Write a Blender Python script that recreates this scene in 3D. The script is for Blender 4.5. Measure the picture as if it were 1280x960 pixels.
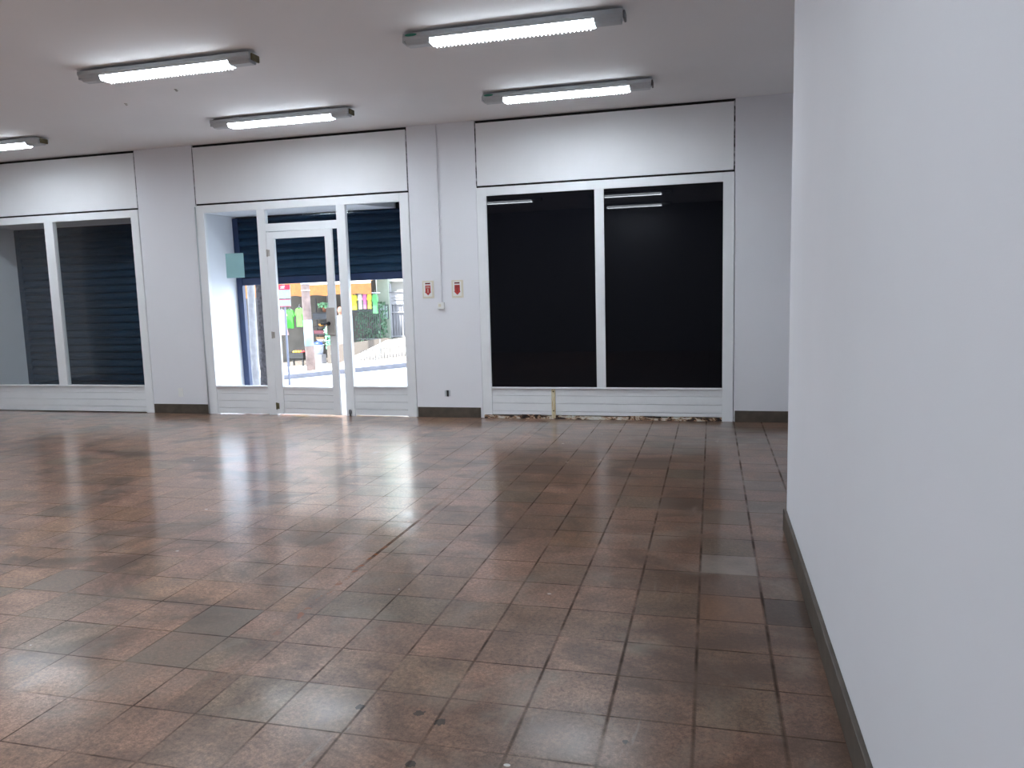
import bpy, bmesh, math, random
from mathutils import Vector, Matrix
random.seed(7)
for o in list(bpy.data.objects):
    bpy.data.objects.remove(o)
S = bpy.context.scene
COL = S.collection
PI = math.pi

# ------------------------------------------------------------------ camera
cam_d = bpy.data.cameras.new('camera')
cam = bpy.data.objects.new('camera', cam_d)
COL.objects.link(cam)
RIGHT = (0.967608, 0.250999, -0.027088)
UP = (-0.003668, 0.121264, 0.992614)
FWD = (-0.252430, 0.960362, -0.118256)
cam.matrix_world = Matrix(((RIGHT[0], UP[0], -FWD[0], 0.0),
                           (RIGHT[1], UP[1], -FWD[1], -8.944),
                           (RIGHT[2], UP[2], -FWD[2], 1.524),
                           (0, 0, 0, 1)))
cam_d.sensor_width = 36.0
cam_d.lens = 956.67 / 1280 * 36.0
cam_d.clip_start = 0.05
S.camera = cam

# ------------------------------------------------------------------ light and exposure
SUN, SKY, LENS, LENS_SIDE = 7.0, 4.3, 40.0, 10.0
S.view_settings.view_transform = 'Standard'
S.view_settings.look = 'None'
S.view_settings.exposure = 1.06
S.view_settings.gamma = 1.0
S.view_settings.use_curve_mapping = False
try:
    S.cycles.use_denoising = True
    S.cycles.max_bounces = 8
    S.cycles.diffuse_bounces = 5
    S.cycles.transparent_max_bounces = 12
    S.cycles.sample_clamp_indirect = 6.0
except Exception:
    pass
w = bpy.data.worlds.new('sky')
S.world = w
w.use_nodes = True
bg = w.node_tree.nodes['Background']
bg.inputs[0].default_value = (0.80, 0.88, 1.0, 1)
bg.inputs[1].default_value = SKY
sun_d = bpy.data.lights.new('sun', 'SUN')
sun_d.energy = SUN
sun_d.angle = math.radians(0.6)
sun_d.color = (1.0, 0.95, 0.87)
sun = bpy.data.objects.new('sun', sun_d)
COL.objects.link(sun)
sun.location = (-6, 4, 14)
sun.rotation_euler = Vector((0.12, 0.58, -0.80)).to_track_quat('-Z', 'Y').to_euler()


# ------------------------------------------------------------------ helpers: meshes
class MB:
    def __init__(self):
        self.b = bmesh.new()

    def box(self, x0, x1, y0, y1, z0, z1, bev=0.0, m=0):
        vs = [self.b.verts.new((x, y, z)) for x in (x0, x1) for y in (y0, y1) for z in (z0, z1)]
        fs = []
        for q in ((0, 1, 3, 2), (4, 6, 7, 5), (0, 4, 5, 1), (2, 3, 7, 6), (0, 2, 6, 4), (1, 5, 7, 3)):
            f = self.b.faces.new([vs[i] for i in q])
            f.material_index = m
            fs.append(f)
        if bev > 0:
            es = {e for f in fs for e in f.edges}
            bmesh.ops.bevel(self.b, geom=list(es), offset=bev, segments=2, affect='EDGES', profile=0.5)
        return self

    def prism(self, prof, a0, a1, axis='x', m=0):
        """closed outline of 2-D points pushed along an axis (x: points are y,z; y: x,z; z: x,y)"""
        def P(u, v, a):
            return {'x': (a, u, v), 'y': (u, a, v), 'z': (u, v, a)}[axis]
        A = [self.b.verts.new(P(u, v, a0)) for u, v in prof]
        B = [self.b.verts.new(P(u, v, a1)) for u, v in prof]
        n = len(prof)
        fs = [self.b.faces.new(A), self.b.faces.new(B[::-1])]
        for i in range(n):
            j = (i + 1) % n
            fs.append(self.b.faces.new((A[j], A[i], B[i], B[j])))
        for f in fs:
            f.material_index = m
        return fs

    def ring(self, pts, radii, seg=12, cap=True, m=0):
        """tube through a list of points with a radius at each"""
        pts = [Vector(p) for p in pts]
        if not hasattr(radii, '__len__'):
            radii = [radii] * len(pts)
        rows = []
        ref = None
        for i, p in enumerate(pts):
            d = (pts[min(i + 1, len(pts) - 1)] - pts[max(i - 1, 0)]).normalized()
            if ref is None:
                ref = Vector((1, 0, 0)) if abs(d.x) < 0.9 else Vector((0, 1, 0))
            u = (ref - d * ref.dot(d)).normalized()
            v = d.cross(u)
            ref = u
            rows.append([self.b.verts.new(p + (u * math.cos(2 * PI * k / seg) + v * math.sin(2 * PI * k / seg)) * radii[i]) for k in range(seg)])
        for a, b in zip(rows, rows[1:]):
            for k in range(seg):
                f = self.b.faces.new((a[k], a[(k + 1) % seg], b[(k + 1) % seg], b[k]))
                f.smooth = True
                f.material_index = m
        if cap:
            self.b.faces.new(rows[0][::-1]).material_index = m
            self.b.faces.new(rows[-1]).material_index = m
        return self

    def lathe(self, prof, c=(0, 0, 0), seg=20, sx=1.0, sy=1.0, m=0):
        """(radius, height) profile turned round a vertical axis"""
        rows = []
        for r, z in prof:
            rows.append([self.b.verts.new((c[0] + sx * r * math.cos(2 * PI * k / seg), c[1] + sy * r * math.sin(2 * PI * k / seg), c[2] + z)) for k in range(seg)])
        for a, b in zip(rows, rows[1:]):
            for k in range(seg):
                f = self.b.faces.new((a[k], a[(k + 1) % seg], b[(k + 1) % seg], b[k]))
                f.smooth = True
                f.material_index = m
        self.b.faces.new(rows[0][::-1]).material_index = m
        self.b.faces.new(rows[-1]).material_index = m
        return self

    def ball(self, c, r, sx=1, sy=1, sz=1, sub=2, m=0):
        M = Matrix.Translation(c) @ Matrix.Diagonal((sx, sy, sz, 1))
        res = bmesh.ops.create_icosphere(self.b, subdivisions=sub, radius=r, matrix=M)
        for v in res['verts']:
            for f in v.link_faces:
                f.smooth = True
                f.material_index = m
        return self

    def grid(self, xs, ys, fz, m=0, skirt=0.25):
        V = [[self.b.verts.new((x, y, fz(x, y))) for x in xs] for y in ys]
        for j in range(len(ys) - 1):
            for i in range(len(xs) - 1):
                f = self.b.faces.new((V[j][i], V[j][i + 1], V[j + 1][i + 1], V[j + 1][i]))
                f.smooth = True
        loop = V[0][:] + [r[-1] for r in V[1:]] + V[-1][-2::-1] + [r[0] for r in V[-2:0:-1]]
        low = [self.b.verts.new((v.co.x, v.co.y, v.co.z - skirt)) for v in loop]
        n = len(loop)
        for i in range(n):
            j = (i + 1) % n
            self.b.faces.new((loop[i], low[i], low[j], loop[j]))
        return self

    def build(self, name, mats, parent=None, loc=None, rz=0.0):
        bmesh.ops.recalc_face_normals(self.b, faces=self.b.faces[:])
        me = bpy.data.meshes.new(name)
        self.b.to_mesh(me)
        self.b.free()
        for m in (mats if isinstance(mats, (list, tuple)) else [mats]):
            me.materials.append(m)
        o = bpy.data.objects.new(name, me)
        COL.objects.link(o)
        if parent:
            o.parent = parent
        if loc:
            o.location = loc
        o.rotation_euler.z = rz
        return o


def tag(o, label, cat, group=None, kind=None):
    o['label'] = label
    o['category'] = cat
    if group:
        o['group'] = group
    if kind:
        o['kind'] = kind
    return o


def struct(o, label, cat):
    return tag(o, label, cat, kind='structure')


def empty(name, loc=(0, 0, 0), rz=0.0):
    o = bpy.data.objects.new(name, None)
    o.location = loc
    o.rotation_euler.z = rz
    o.empty_display_size = 0.1
    COL.objects.link(o)
    return o


def copy_tree(o, parent=None):
    c = o.copy()
    COL.objects.link(c)
    if parent:
        c.parent = parent
    for ch in list(o.children):
        copy_tree(ch, c)
    return c


# ------------------------------------------------------------------ helpers: materials
class NT:
    def __init__(self, name):
        self.m = bpy.data.materials.new(name)
        self.m.use_nodes = True
        self.t = self.m.node_tree
        self.p = self.t.nodes['Principled BSDF']
        self.out = self.t.nodes['Material Output']

    def n(self, typ, **kw):
        x = self.t.nodes.new(typ)
        for k, v in kw.items():
            setattr(x, k, v)
        return x

    def l(self, a, b):
        self.t.links.new(a, b)

    def math(self, op, a, b=None, c=None, clamp=False):
        x = self.n('ShaderNodeMath', operation=op, use_clamp=clamp)
        for i, v in enumerate((a, b, c)):
            if v is None:
                continue
            if isinstance(v, (int, float)):
                x.inputs[i].default_value = v
            else:
                self.l(v, x.inputs[i])
        return x.outputs[0]

    def coord(self):
        return self.n('ShaderNodeTexCoord').outputs['Object']

    def noise(self, vec, scale, detail=3.0, rough=0.55, dist=0.0):
        x = self.n('ShaderNodeTexNoise')
        x.inputs['Scale'].default_value = scale
        x.inputs['Detail'].default_value = detail
        x.inputs['Roughness'].default_value = rough
        x.inputs['Distortion'].default_value = dist
        if vec is not None:
            self.l(vec, x.inputs['Vector'])
        return x.outputs['Fac']

    def scale(self, vec, s, off=(0, 0, 0)):
        x = self.n('ShaderNodeMapping')
        x.inputs['Scale'].default_value = s
        x.inputs['Location'].default_value = off
        self.l(vec, x.inputs['Vector'])
        return x.outputs[0]

    def ramp(self, fac, stops, interp='LINEAR'):
        x = self.n('ShaderNodeValToRGB')
        x.color_ramp.interpolation = interp
        e = x.color_ramp.elements
        while len(e) < len(stops):
            e.new(0.5)
        for i, (p, c) in enumerate(stops):
            e[i].position = p
            e[i].color = (*c, 1) if len(c) == 3 else c
        self.l(fac, x.inputs[0])
        return x.outputs[0]

    def map(self, v, a, b, c, d):
        x = self.n('ShaderNodeMapRange')
        self.l(v, x.inputs[0])
        for i, k in enumerate((a, b, c, d)):
            x.inputs[i + 1].default_value = k
        return x.outputs[0]

    def mix(self, fac, a, b, blend='MIX'):
        x = self.n('ShaderNodeMix', data_type='RGBA', blend_type=blend)
        for sock, v in ((x.inputs[0], fac), (x.inputs[6], a), (x.inputs[7], b)):
            if isinstance(v, (int, float)):
                sock.default_value = v
            elif isinstance(v, tuple):
                sock.default_value = (*v, 1) if len(v) == 3 else v
            else:
                self.l(v, sock)
        return x.outputs[2]

    def bump(self, h, strength, dist=0.01, chain=None):
        x = self.n('ShaderNodeBump')
        x.inputs['Strength'].default_value = strength
        x.inputs['Distance'].default_value = dist
        self.l(h, x.inputs['Height'])
        if chain is not None:
            self.l(chain, x.inputs['Normal'])
        return x.outputs[0]


def plain(name, col, rough=0.5, metal=0.0, var=0.12, scale=6.0, spec=None, bump=0.0):
    """a painted or plastic surface with gentle mottling"""
    k = NT(name)
    f = k.noise(k.coord(), scale, 4.0)
    c0 = tuple(c * (1 - var) for c in col)
    c1 = tuple(min(1.0, c * (1 + var)) for c in col)
    k.l(k.ramp(f, [(0.3, c0), (0.7, c1)]), k.p.inputs['Base Color'])
    k.p.inputs['Roughness'].default_value = rough
    k.p.inputs['Metallic'].default_value = metal
    if spec is not None:
        k.p.inputs['Specular IOR Level'].default_value = spec
    if bump:
        k.l(k.bump(k.noise(k.coord(), scale * 12, 3.0), bump, 0.004), k.p.inputs['Normal'])
    return k.m


def emit(name, col, strength):
    k = NT(name)
    k.p.inputs['Base Color'].default_value = (0.9, 0.9, 0.9, 1)
    k.p.inputs['Emission Color'].default_value = (*col, 1)
    k.p.inputs['Emission Strength'].default_value = strength
    return k.m


def glass_mat(name, tint=(0.96, 0.98, 0.98), ior=1.45):
    k = NT(name)
    tr = k.n('ShaderNodeBsdfTransparent')
    tr.inputs[0].default_value = (*tint, 1)
    gl = k.n('ShaderNodeBsdfGlossy')
    gl.inputs['Roughness'].default_value = 0.0
    fr = k.n('ShaderNodeFresnel')
    fr.inputs[0].default_value = ior
    mx = k.n('ShaderNodeMixShader')
    fac = k.math('MULTIPLY', fr.outputs[0], 0.15)
    k.l(fac, mx.inputs[0])
    k.l(tr.outputs[0], mx.inputs[1])
    k.l(gl.outputs[0], mx.inputs[2])
    k.l(mx.outputs[0], k.out.inputs[0])
    return k.m


def wall_mat(name, col, smear=0.0):
    k = NT(name)
    co = k.coord()
    f = k.noise(co, 0.9, 4.0)
    c = k.ramp(f, [(0.3, tuple(x * 0.965 for x in col)), (0.7, col)])
    k.l(c, k.p.inputs['Base Color'])
    k.p.inputs['Roughness'].default_value = 0.75
    k.p.inputs['Specular IOR Level'].default_value = 0.25
    b1 = k.bump(k.noise(co, 260, 2.0), 0.10, 0.002)
    b2 = k.bump(k.noise(co, 2.2, 3.0), 0.12, 0.02, b1)
    k.l(b2, k.p.inputs['Normal'])
    return k.m


GX, GY, TS, SEAM = -0.6567, -4.8533, 0.30, -1.93


def floor_mat():
    k = NT('terrazzo_tiles')
    co = k.coord()
    sp = k.n('ShaderNodeSeparateXYZ')
    k.l(co, sp.inputs[0])
    X, Y = sp.outputs[0], sp.outputs[1]
    isL = k.math('LESS_THAN', X, -2.0)
    offx = k.math('ADD', k.math('MULTIPLY', isL, -2.13 - GX), GX)       # the grid steps sideways at the slab joint
    u = k.math('DIVIDE', k.math('SUBTRACT', X, offx), TS)
    v = k.math('DIVIDE', k.math('SUBTRACT', Y, GY), TS)
    cu, cv = k.math('FLOOR', u), k.math('FLOOR', v)
    fu, fv = k.math('FRACT', u), k.math('FRACT', v)

    def edge(f):
        return k.math('MULTIPLY', k.math('MINIMUM', f, k.math('SUBTRACT', 1.0, f)), TS)
    eu, ev = edge(fu), edge(fv)
    cell = k.n('ShaderNodeCombineXYZ')
    k.l(cu, cell.inputs[0])
    k.l(cv, cell.inputs[1])
    k.l(isL, cell.inputs[2])
    wn = k.n('ShaderNodeTexWhiteNoise', noise_dimensions='3D')
    k.l(cell.outputs[0], wn.inputs['Vector'])
    r1 = wn.outputs['Value']
    wn2 = k.n('ShaderNodeTexWhiteNoise', noise_dimensions='3D')
    k.l(k.scale(cell.outputs[0], (1, 1, 1), (31.7, 11.3, 5.1)), wn2.inputs['Vector'])
    r2 = wn2.outputs['Value']
    # each tile its own tone: rosy, grey, ochre, rust
    tone = k.ramp(r1, [(0.0, (0.175, 0.103, 0.065)), (0.16, (0.205, 0.120, 0.081)), (0.45, (0.228, 0.128, 0.087)),
                       (0.68, (0.218, 0.125, 0.084)), (0.82, (0.215, 0.118, 0.069)), (0.93, (0.190, 0.123, 0.083)), (1.0, (0.162, 0.112, 0.073))])
    val = k.map(r2, 0.0, 1.0, 0.87, 1.10)
    # clouds inside a tile and across the room
    c1 = k.noise(co, 5.5, 5.0, 0.62, 0.3)
    c2 = k.noise(k.scale(co, (1, 1, 1), (4, 9, 0)), 1.1, 4.0, 0.6)
    c3 = k.noise(co, 170.0, 2.0, 0.6)
    cl = k.math('MULTIPLY', k.map(c1, 0.28, 0.72, 0.68, 1.26), k.map(c2, 0.3, 0.7, 0.84, 1.34))
    cl = k.math('MULTIPLY', cl, k.map(c3, 0.25, 0.75, 0.66, 1.32))
    cl = k.math('MULTIPLY', cl, k.map(k.noise(co, 55.0, 3.0, 0.7), 0.30, 0.70, 0.58, 1.40))
    # the tiles get darker towards the right wall
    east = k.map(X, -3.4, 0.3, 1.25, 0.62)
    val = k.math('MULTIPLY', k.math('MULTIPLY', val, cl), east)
    vc = k.n('ShaderNodeCombineXYZ')
    for i in range(3):
        k.l(val, vc.inputs[i])
    base = k.mix(1.0, tone, vc.outputs[0], 'MULTIPLY')
    # rusty blotches
    c4 = k.noise(k.scale(co, (0.8, 1.1, 1), (17, 3, 0)), 1.5, 6.0, 0.66, 0.9)
    base = k.mix(k.map(c4, 0.50, 0.62, 0.0, 0.70), base, (0.070, 0.042, 0.029))
    c5 = k.noise(k.scale(co, (1, 1, 1), (2, 23, 0)), 1.9, 5.0, 0.65, 0.4)
    base = k.mix(k.map(c5, 0.52, 0.70, 0.0, 0.5), base, (0.200, 0.172, 0.140))
    # single tiles that stand out: (column, row, colour, strength)
    for i, j, L, col, st in ((3, -2, 0, (0.030, 0.021, 0.017), 0.80), (-1, -4, 1, (0.120, 0.108, 0.086), 0.55), (-1, -5, 1, (0.115, 0.105, 0.083), 0.6),
                             (-5, -3, 1, (0.130, 0.120, 0.098), 0.6), (2, 0, 0, (0.230, 0.205, 0.180), 0.6), (2, 3, 0, (0.110, 0.066, 0.042), 0.6),
                             (2, -2, 0, (0.165, 0.085, 0.050), 0.55), (2, -1, 0, (0.085, 0.058, 0.045), 0.5), (-3, -6, 0, (0.15, 0.145, 0.122), 0.4),
                             (1, 4, 0, (0.075, 0.048, 0.036), 0.5), (0, 8, 0, (0.08, 0.05, 0.036), 0.5), (-2, 9, 0, (0.08, 0.055, 0.04), 0.5), (-3, 7, 0, (0.09, 0.058, 0.045), 0.45)):
        a = k.math('COMPARE', cu, float(i), 0.4)
        b = k.math('COMPARE', cv, float(j), 0.4)
        c = k.math('COMPARE', isL, float(L), 0.4)
        mk = k.math('MULTIPLY', k.math('MULTIPLY', a, b), c)
        soft = k.math('MULTIPLY', k.map(c1, 0.2, 0.6, 0.45, 1.0), st)
        base = k.mix(k.math('MULTIPLY', mk, soft), base, col)
    # joints: dirtier and wider in the run towards the street
    wob = k.math('MULTIPLY', k.math('SUBTRACT', k.noise(co, 9, 2.0), 0.5), 0.003)
    wu = k.map(X, -3.2, 0.3, 0.0034, 0.0098)
    ju = k.math('SUBTRACT', 1.0, k.math('DIVIDE', k.math('ADD', eu, wob), wu), clamp=True)
    jv = k.math('SUBTRACT', 1.0, k.math('DIVIDE', k.math('ADD', ev, wob), 0.0050), clamp=True)
    # no cross joint column inside the strip beside the slab joint on the left of it
    jn = k.math('MAXIMUM', ju, jv)
    jn = k.math('MULTIPLY', k.math('POWER', jn, 0.5), k.map(k.noise(co, 3.4, 3.0), 0.34, 0.62, 0.12, 0.90))
    base = k.mix(jn, base, (0.030, 0.022, 0.018))
    # the slab joint: dark groove, rust crumbs and a pale strip
    sd = k.math('ABSOLUTE', k.math('ADD', k.math('SUBTRACT', X, SEAM), k.math('MULTIPLY', k.math('SUBTRACT', k.noise(co, 2.0, 3.0), 0.5), 0.02)))
    near = k.math('MULTIPLY', k.math('LESS_THAN', sd, 0.011), k.map(k.noise(co, 4.0, 3.0), 0.3, 0.6, 0.25, 0.9))
    far_on = k.math('MULTIPLY', k.map(Y, -5.3, -4.9, 0.10, 1.0), k.map(Y, -4.25, -3.7, 1.0, 0.2))
    base = k.mix(k.math('MULTIPLY', near, far_on), base, (0.050, 0.028, 0.018))
    rust = k.math('MULTIPLY', k.math('LESS_THAN', sd, 0.017), k.math('GREATER_THAN', k.noise(co, 15.0, 2.0), 0.545))
    rust = k.math('MULTIPLY', rust, k.math('MULTIPLY', k.map(Y, -6.1, -5.8, 0.0, 1.0), k.map(Y, -4.9, -4.6, 1.0, 0.2)))
    base = k.mix(k.math('MULTIPLY', rust, 0.9), base, (0.20, 0.060, 0.016))
    # drops of white paint
    vo = k.n('ShaderNodeTexVoronoi', feature='F1')
    vo.inputs['Scale'].default_value = 3.2
    k.l(k.scale(co, (1, 1.5, 1)), vo.inputs['Vector'])
    sc = k.n('ShaderNodeSeparateColor')
    k.l(vo.outputs['Color'], sc.inputs[0])
    dot = k.math('MULTIPLY', k.math('LESS_THAN', vo.outputs['Distance'], k.map(sc.outputs[1], 0, 1, 0.010, 0.050)), k.math('GREATER_THAN', sc.outputs[0], 0.35))
    base = k.mix(k.math('MULTIPLY', dot, 0.75), base, (0.55, 0.52, 0.48))
    # pale dragged scuffs
    sf = k.noise(k.scale(co, (9.0, 1.6, 1), (5, 2, 0)), 1.0, 5.0, 0.6, 0.5)
    sm = k.math('MULTIPLY', k.map(sf, 0.64, 0.74, 0.0, 0.55), k.map(k.noise(co, 0.8, 2.0), 0.45, 0.6, 0.0, 1.0))
    base = k.mix(sm, base, (0.33, 0.28, 0.25))
    # black scabs at their own places
    for px, py, r in ((-1.035, -6.475, 0.024), (-0.94, -6.515, 0.026), (-0.95, -6.77, 0.022), (-1.27, -6.48, 0.022), (-0.28, -6.50, 0.012)):
        dx = k.math('SUBTRACT', X, px)
        dy = k.math('SUBTRACT', Y, py)
        d = k.math('SQRT', k.math('ADD', k.math('POWER', dx, 2.0), k.math('POWER', dy, 2.0)))
        d = k.math('ADD', d, k.math('MULTIPLY', k.math('SUBTRACT', k.noise(co, 60, 2.0), 0.5), 0.03))
        base = k.mix(k.math('MULTIPLY', k.math('LESS_THAN', d, r * 0.8), 0.85), base, (0.02, 0.017, 0.015))
    jn = k.math('MAXIMUM', jn, k.math('MULTIPLY', near, far_on))
    k.l(base, k.p.inputs['Base Color'])
    ro = k.math('ADD', k.map(c1, 0.3, 0.7, 0.292, 0.33), k.map(r2, 0, 1, -0.01, 0.02))
    ro = k.math('ADD', ro, k.math('MULTIPLY', jn, 0.3))
    k.l(ro, k.p.inputs['Roughness'])
    k.p.inputs['IOR'].default_value = 1.30
    worn = k.math('MAXIMUM', k.map(Y, -6.2, -4.6, 0.30, 1.0), k.map(X, -3.2, -4.0, 0.0, 0.75))   # coat weight shaped to dim nearby lamp reflections, kept fuller at the left
    worn = k.math('MULTIPLY', worn, k.map(X, -1.6, -0.6, 1.0, 0.55))
    k.l(k.math('MULTIPLY', k.math('MULTIPLY', k.map(c2, 0.3, 0.7, 0.70, 1.0), worn), k.map(jn, 0.0, 0.8, 1.0, 0.2)), k.p.inputs['Coat Weight'])
    k.l(k.map(c1, 0.3, 0.7, 0.11, 0.22), k.p.inputs['Coat Roughness'])
    k.p.inputs['Coat IOR'].default_value = 1.58
    k.l(k.map(jn, 0.0, 0.8, 0.5, 0.05), k.p.inputs['Specular IOR Level'])
    h = k.math('MULTIPLY', jn, -0.6)
    b1 = k.bump(h, 0.25, 0.003)
    b2 = k.bump(k.noise(k.scale(co, (1, 1, 1), (7, 1, 0)), 1.1, 1.0, 0.3), 0.14, 0.012, b1)
    # every tile sits a hair out of level
    tl = k.math('MULTIPLY', k.math('ADD', k.math('MULTIPLY', k.math('SUBTRACT', r1, 0.5), fu), k.math('MULTIPLY', k.math('SUBTRACT', r2, 0.5), fv)), 1.0)
    b3 = k.bump(tl, 0.06, 0.006, b2)
    k.l(b3, k.p.inputs['Normal'])
    return k.m


M = {}
M['wall'] = wall_mat('white_wall_paint', (0.79, 0.80, 0.84))
M['ceiling'] = wall_mat('ceiling_paint', (0.845, 0.85, 0.865))
M['paint'] = plain('white_enamel', (0.80, 0.82, 0.84), 0.38, var=0.03, scale=3)
M['panel'] = plain('white_board', (0.80, 0.81, 0.83), 0.6, var=0.02, scale=2)
M['void'] = plain('dark_void', (0.012, 0.011, 0.010), 0.9)
M['floor'] = floor_mat()
M['glass'] = glass_mat('clear_glass')
M['skirt'] = plain('brown_skirting_tile', (0.075, 0.060, 0.046), 0.5, var=0.25, scale=9)
M['blue'] = plain('navy_steel', (0.010, 0.030, 0.060), 0.5, var=0.18, scale=2, spec=0.15)
M['blue_rail'] = plain('blue_steel', (0.012, 0.027, 0.085), 0.4)
M['grey_metal'] = plain('grey_painted_metal', (0.50, 0.54, 0.57), 0.45, var=0.06)
M['grey_dark'] = plain('dark_grey_plastic', (0.12, 0.12, 0.125), 0.5)
M['dirty'] = plain('dirty_brown_cap', (0.10, 0.085, 0.04), 0.7, var=0.4, scale=40)
M['green'] = plain('green_sticker', (0.03, 0.24, 0.17), 0.5)
M['lens'] = emit('lamp_lens', (0.84, 0.92, 1.0), LENS)
M['lens_side'] = emit('lamp_lens_side', (0.84, 0.92, 1.0), LENS_SIDE)
M['lock'] = plain('worn_lock_steel', (0.420, 0.392, 0.364), 0.45, 0.1)
M['black'] = plain('black_plastic', (0.012, 0.012, 0.013), 0.4)
M['white_plastic'] = plain('white_plastic', (0.80, 0.81, 0.80), 0.4, var=0.02)
M['ivory'] = plain('ivory_plastic', (0.70, 0.66, 0.55), 0.45, var=0.03)
M['red'] = plain('red_print', (0.42, 0.035, 0.035), 0.5)
M['red_dark'] = plain('dark_red_print', (0.14, 0.018, 0.015), 0.5)
M['paper'] = plain('pale_teal_paper', (0.30, 0.53, 0.56), 0.8, var=0.03)
M['conc'] = plain('concrete', (0.50, 0.49, 0.47), 0.85, var=0.15, scale=3)
M['road'] = plain('asphalt', (0.598, 0.614, 0.658), 0.85, var=0.10, scale=5)
M['kerb'] = plain('kerb_stone', (0.188, 0.188, 0.216), 0.85, var=0.15)
M['steel'] = plain('galvanised_steel', (0.42, 0.44, 0.50), 0.5, 0.3)
k_ = NT('tinted_film_glass')
k_.p.inputs['Base Color'].default_value = (0.0045, 0.0050, 0.0075, 1)
k_.p.inputs['Roughness'].default_value = 0.015
k_.p.inputs['IOR'].default_value = 1.36
M['film'] = k_.m

# rotten foot of the right-hand window: chipped cream paint, rust and black holes
k_ = NT('rotten_wood')
f_ = k_.noise(k_.scale(k_.coord(), (1.0, 1, 2.2)), 7.0, 6.0, 0.7, 0.6)
k_.l(k_.ramp(f_, [(0.40, (0.012, 0.010, 0.009)), (0.47, (0.05, 0.028, 0.018)), (0.50, (0.36, 0.20, 0.11)), (0.55, (0.60, 0.54, 0.44)), (0.63, (0.70, 0.70, 0.68))]), k_.p.inputs['Base Color'])
k_.p.inputs['Roughness'].default_value = 0.85
M['rotten'] = k_.m
k_ = NT('yellowed_wood')
f_ = k_.noise(k_.scale(k_.coord(), (20, 1, 3)), 3.0, 4.0)
k_.l(k_.ramp(f_, [(0.35, (0.42, 0.28, 0.12)), (0.55, (0.66, 0.60, 0.42))]), k_.p.inputs['Base Color'])
M['yellow_wood'] = k_.m
k_ = NT('broken_caulk')
f_ = k_.noise(k_.scale(k_.coord(), (1, 1, 1)), 14.0, 5.0, 0.7)
k_.l(k_.ramp(f_, [(0.42, (0.02, 0.022, 0.025)), (0.54, (0.22, 0.23, 0.25)), (0.64, (0.45, 0.46, 0.48))]), k_.p.inputs['Base Color'])
k_.p.inputs['Roughness'].default_value = 0.9
M['caulk'] = k_.m

# ------------------------------------------------------------------ the room
CEIL = 3.555
BACK, LEFTX, RIGHTX = -10.2, -13.0, 1.5
struct(MB().box(LEFTX - 0.2, RIGHTX + 0.2, BACK - 0.2, 0.06, -0.25, 0.0).build('floor', M['floor']), 'worn brown terrazzo tile floor of the empty shop', 'floor')
struct(MB().box(LEFTX - 0.2, RIGHTX + 0.2, BACK - 0.2, 0.10, CEIL, CEIL + 0.2).build('ceiling', M['ceiling']), 'grey white ceiling over the whole shop', 'ceiling')
BAYS = [(-10.47, -7.50), (-6.61, -3.59), (-2.73, 0.24)]
mb = MB()
edges = [LEFTX - 0.2] + [v for b in BAYS for v in b] + [RIGHTX + 0.2]
for a, b, lab in zip(edges[0::2], edges[1::2], ('white wall left of the shuttered window', 'white pier between shuttered window and glass door', 'white pier with the two fire signs', 'white wall right of the dark window')):
    struct(MB().box(a, b, 0.0, 0.95, -0.3, CEIL + 0.1).build('wall_front', M['wall']), lab, 'wall')
mb = MB()
mb = MB()
for a, b in BAYS:
    mb.box(a, b, 0.10, 0.95, 2.86, CEIL + 0.1).box(a, b, 0.028, 0.10, 2.7755, 3.56).box(a, b, 0.865, 0.95, 2.55, 2.86)  # unseen black boxes added to stop light leaks and keep the joints dark
struct(mb.build('wall_light_seal', M['void']), 'unseen black filler added behind the white boards against light leaks', 'wall')
struct(MB().box(LEFTX - 0.2, LEFTX, BACK, 0.0, 0, CEIL).build('wall_left', M['wall']), 'white side wall at the far end of the shop', 'wall')
struct(MB().box(LEFTX - 0.2, RIGHTX + 0.2, BACK - 0.2, BACK, 0, CEIL).build('wall_back', plain('back_wall_dimmed', (0.20, 0.20, 0.21), 0.8, var=0.05)), 'wall behind the viewer, coloured dark to dim its reflection in the panes', 'wall')  # colour darkened so the wall reflects only dimly in the black panes
struct(MB().box(0.458, RIGHTX + 0.2, BACK, -4.0, 0, CEIL).build('wall_right', M['wall']), 'large plain white wall ending in a corner near the window', 'wall')
struct(MB().box(RIGHTX, RIGHTX + 0.2, -4.0, 0.0, 0, CEIL).build('wall_niche', M['wall']), 'unseen white end wall behind the big right wall, set close to bounce light', 'wall')  # unseen wall, moved close to bounce light onto the front pier
# skirtings
for i, (a, b) in enumerate([(-7.495, -6.625), (-3.58, -2.755), (0.255, RIGHTX)]):
    bb_ = MB().box(a, b, -0.014, 0.0, 0.0, 0.128, 0.003)
    struct(bb_.build('baseboard_front', M['skirt']), ('brown skirting tiles under the white pier left of the door', 'brown skirting tiles under the white pier between door and dark window', 'brown skirting tiles right of the dark window')[i], 'skirting')
mb = MB().box(0.438, 0.458, BACK, -3.985, 0.0, 0.13, 0.004).box(0.438, RIGHTX, -4.0, -3.985, 0.0, 0.13, 0.003)
struct(mb.build('baseboard_right', M['skirt']), 'dark brown skirting along the foot of the big right wall', 'skirting')
# building above, so the street in front lies in its shade
struct(MB().box(LEFTX - 5, RIGHTX + 8, BACK, 0.95, CEIL + 0.2, 8.6).build('wall_upper', M['conc']), 'upper floors of the shop building', 'building')
struct(MB().box(LEFTX - 5, LEFTX - 0.2, -0.6, 0.95, -0.5, CEIL + 0.2).build('wall_neighbour', M['conc']), 'street front of the next shop', 'wall')

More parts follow.
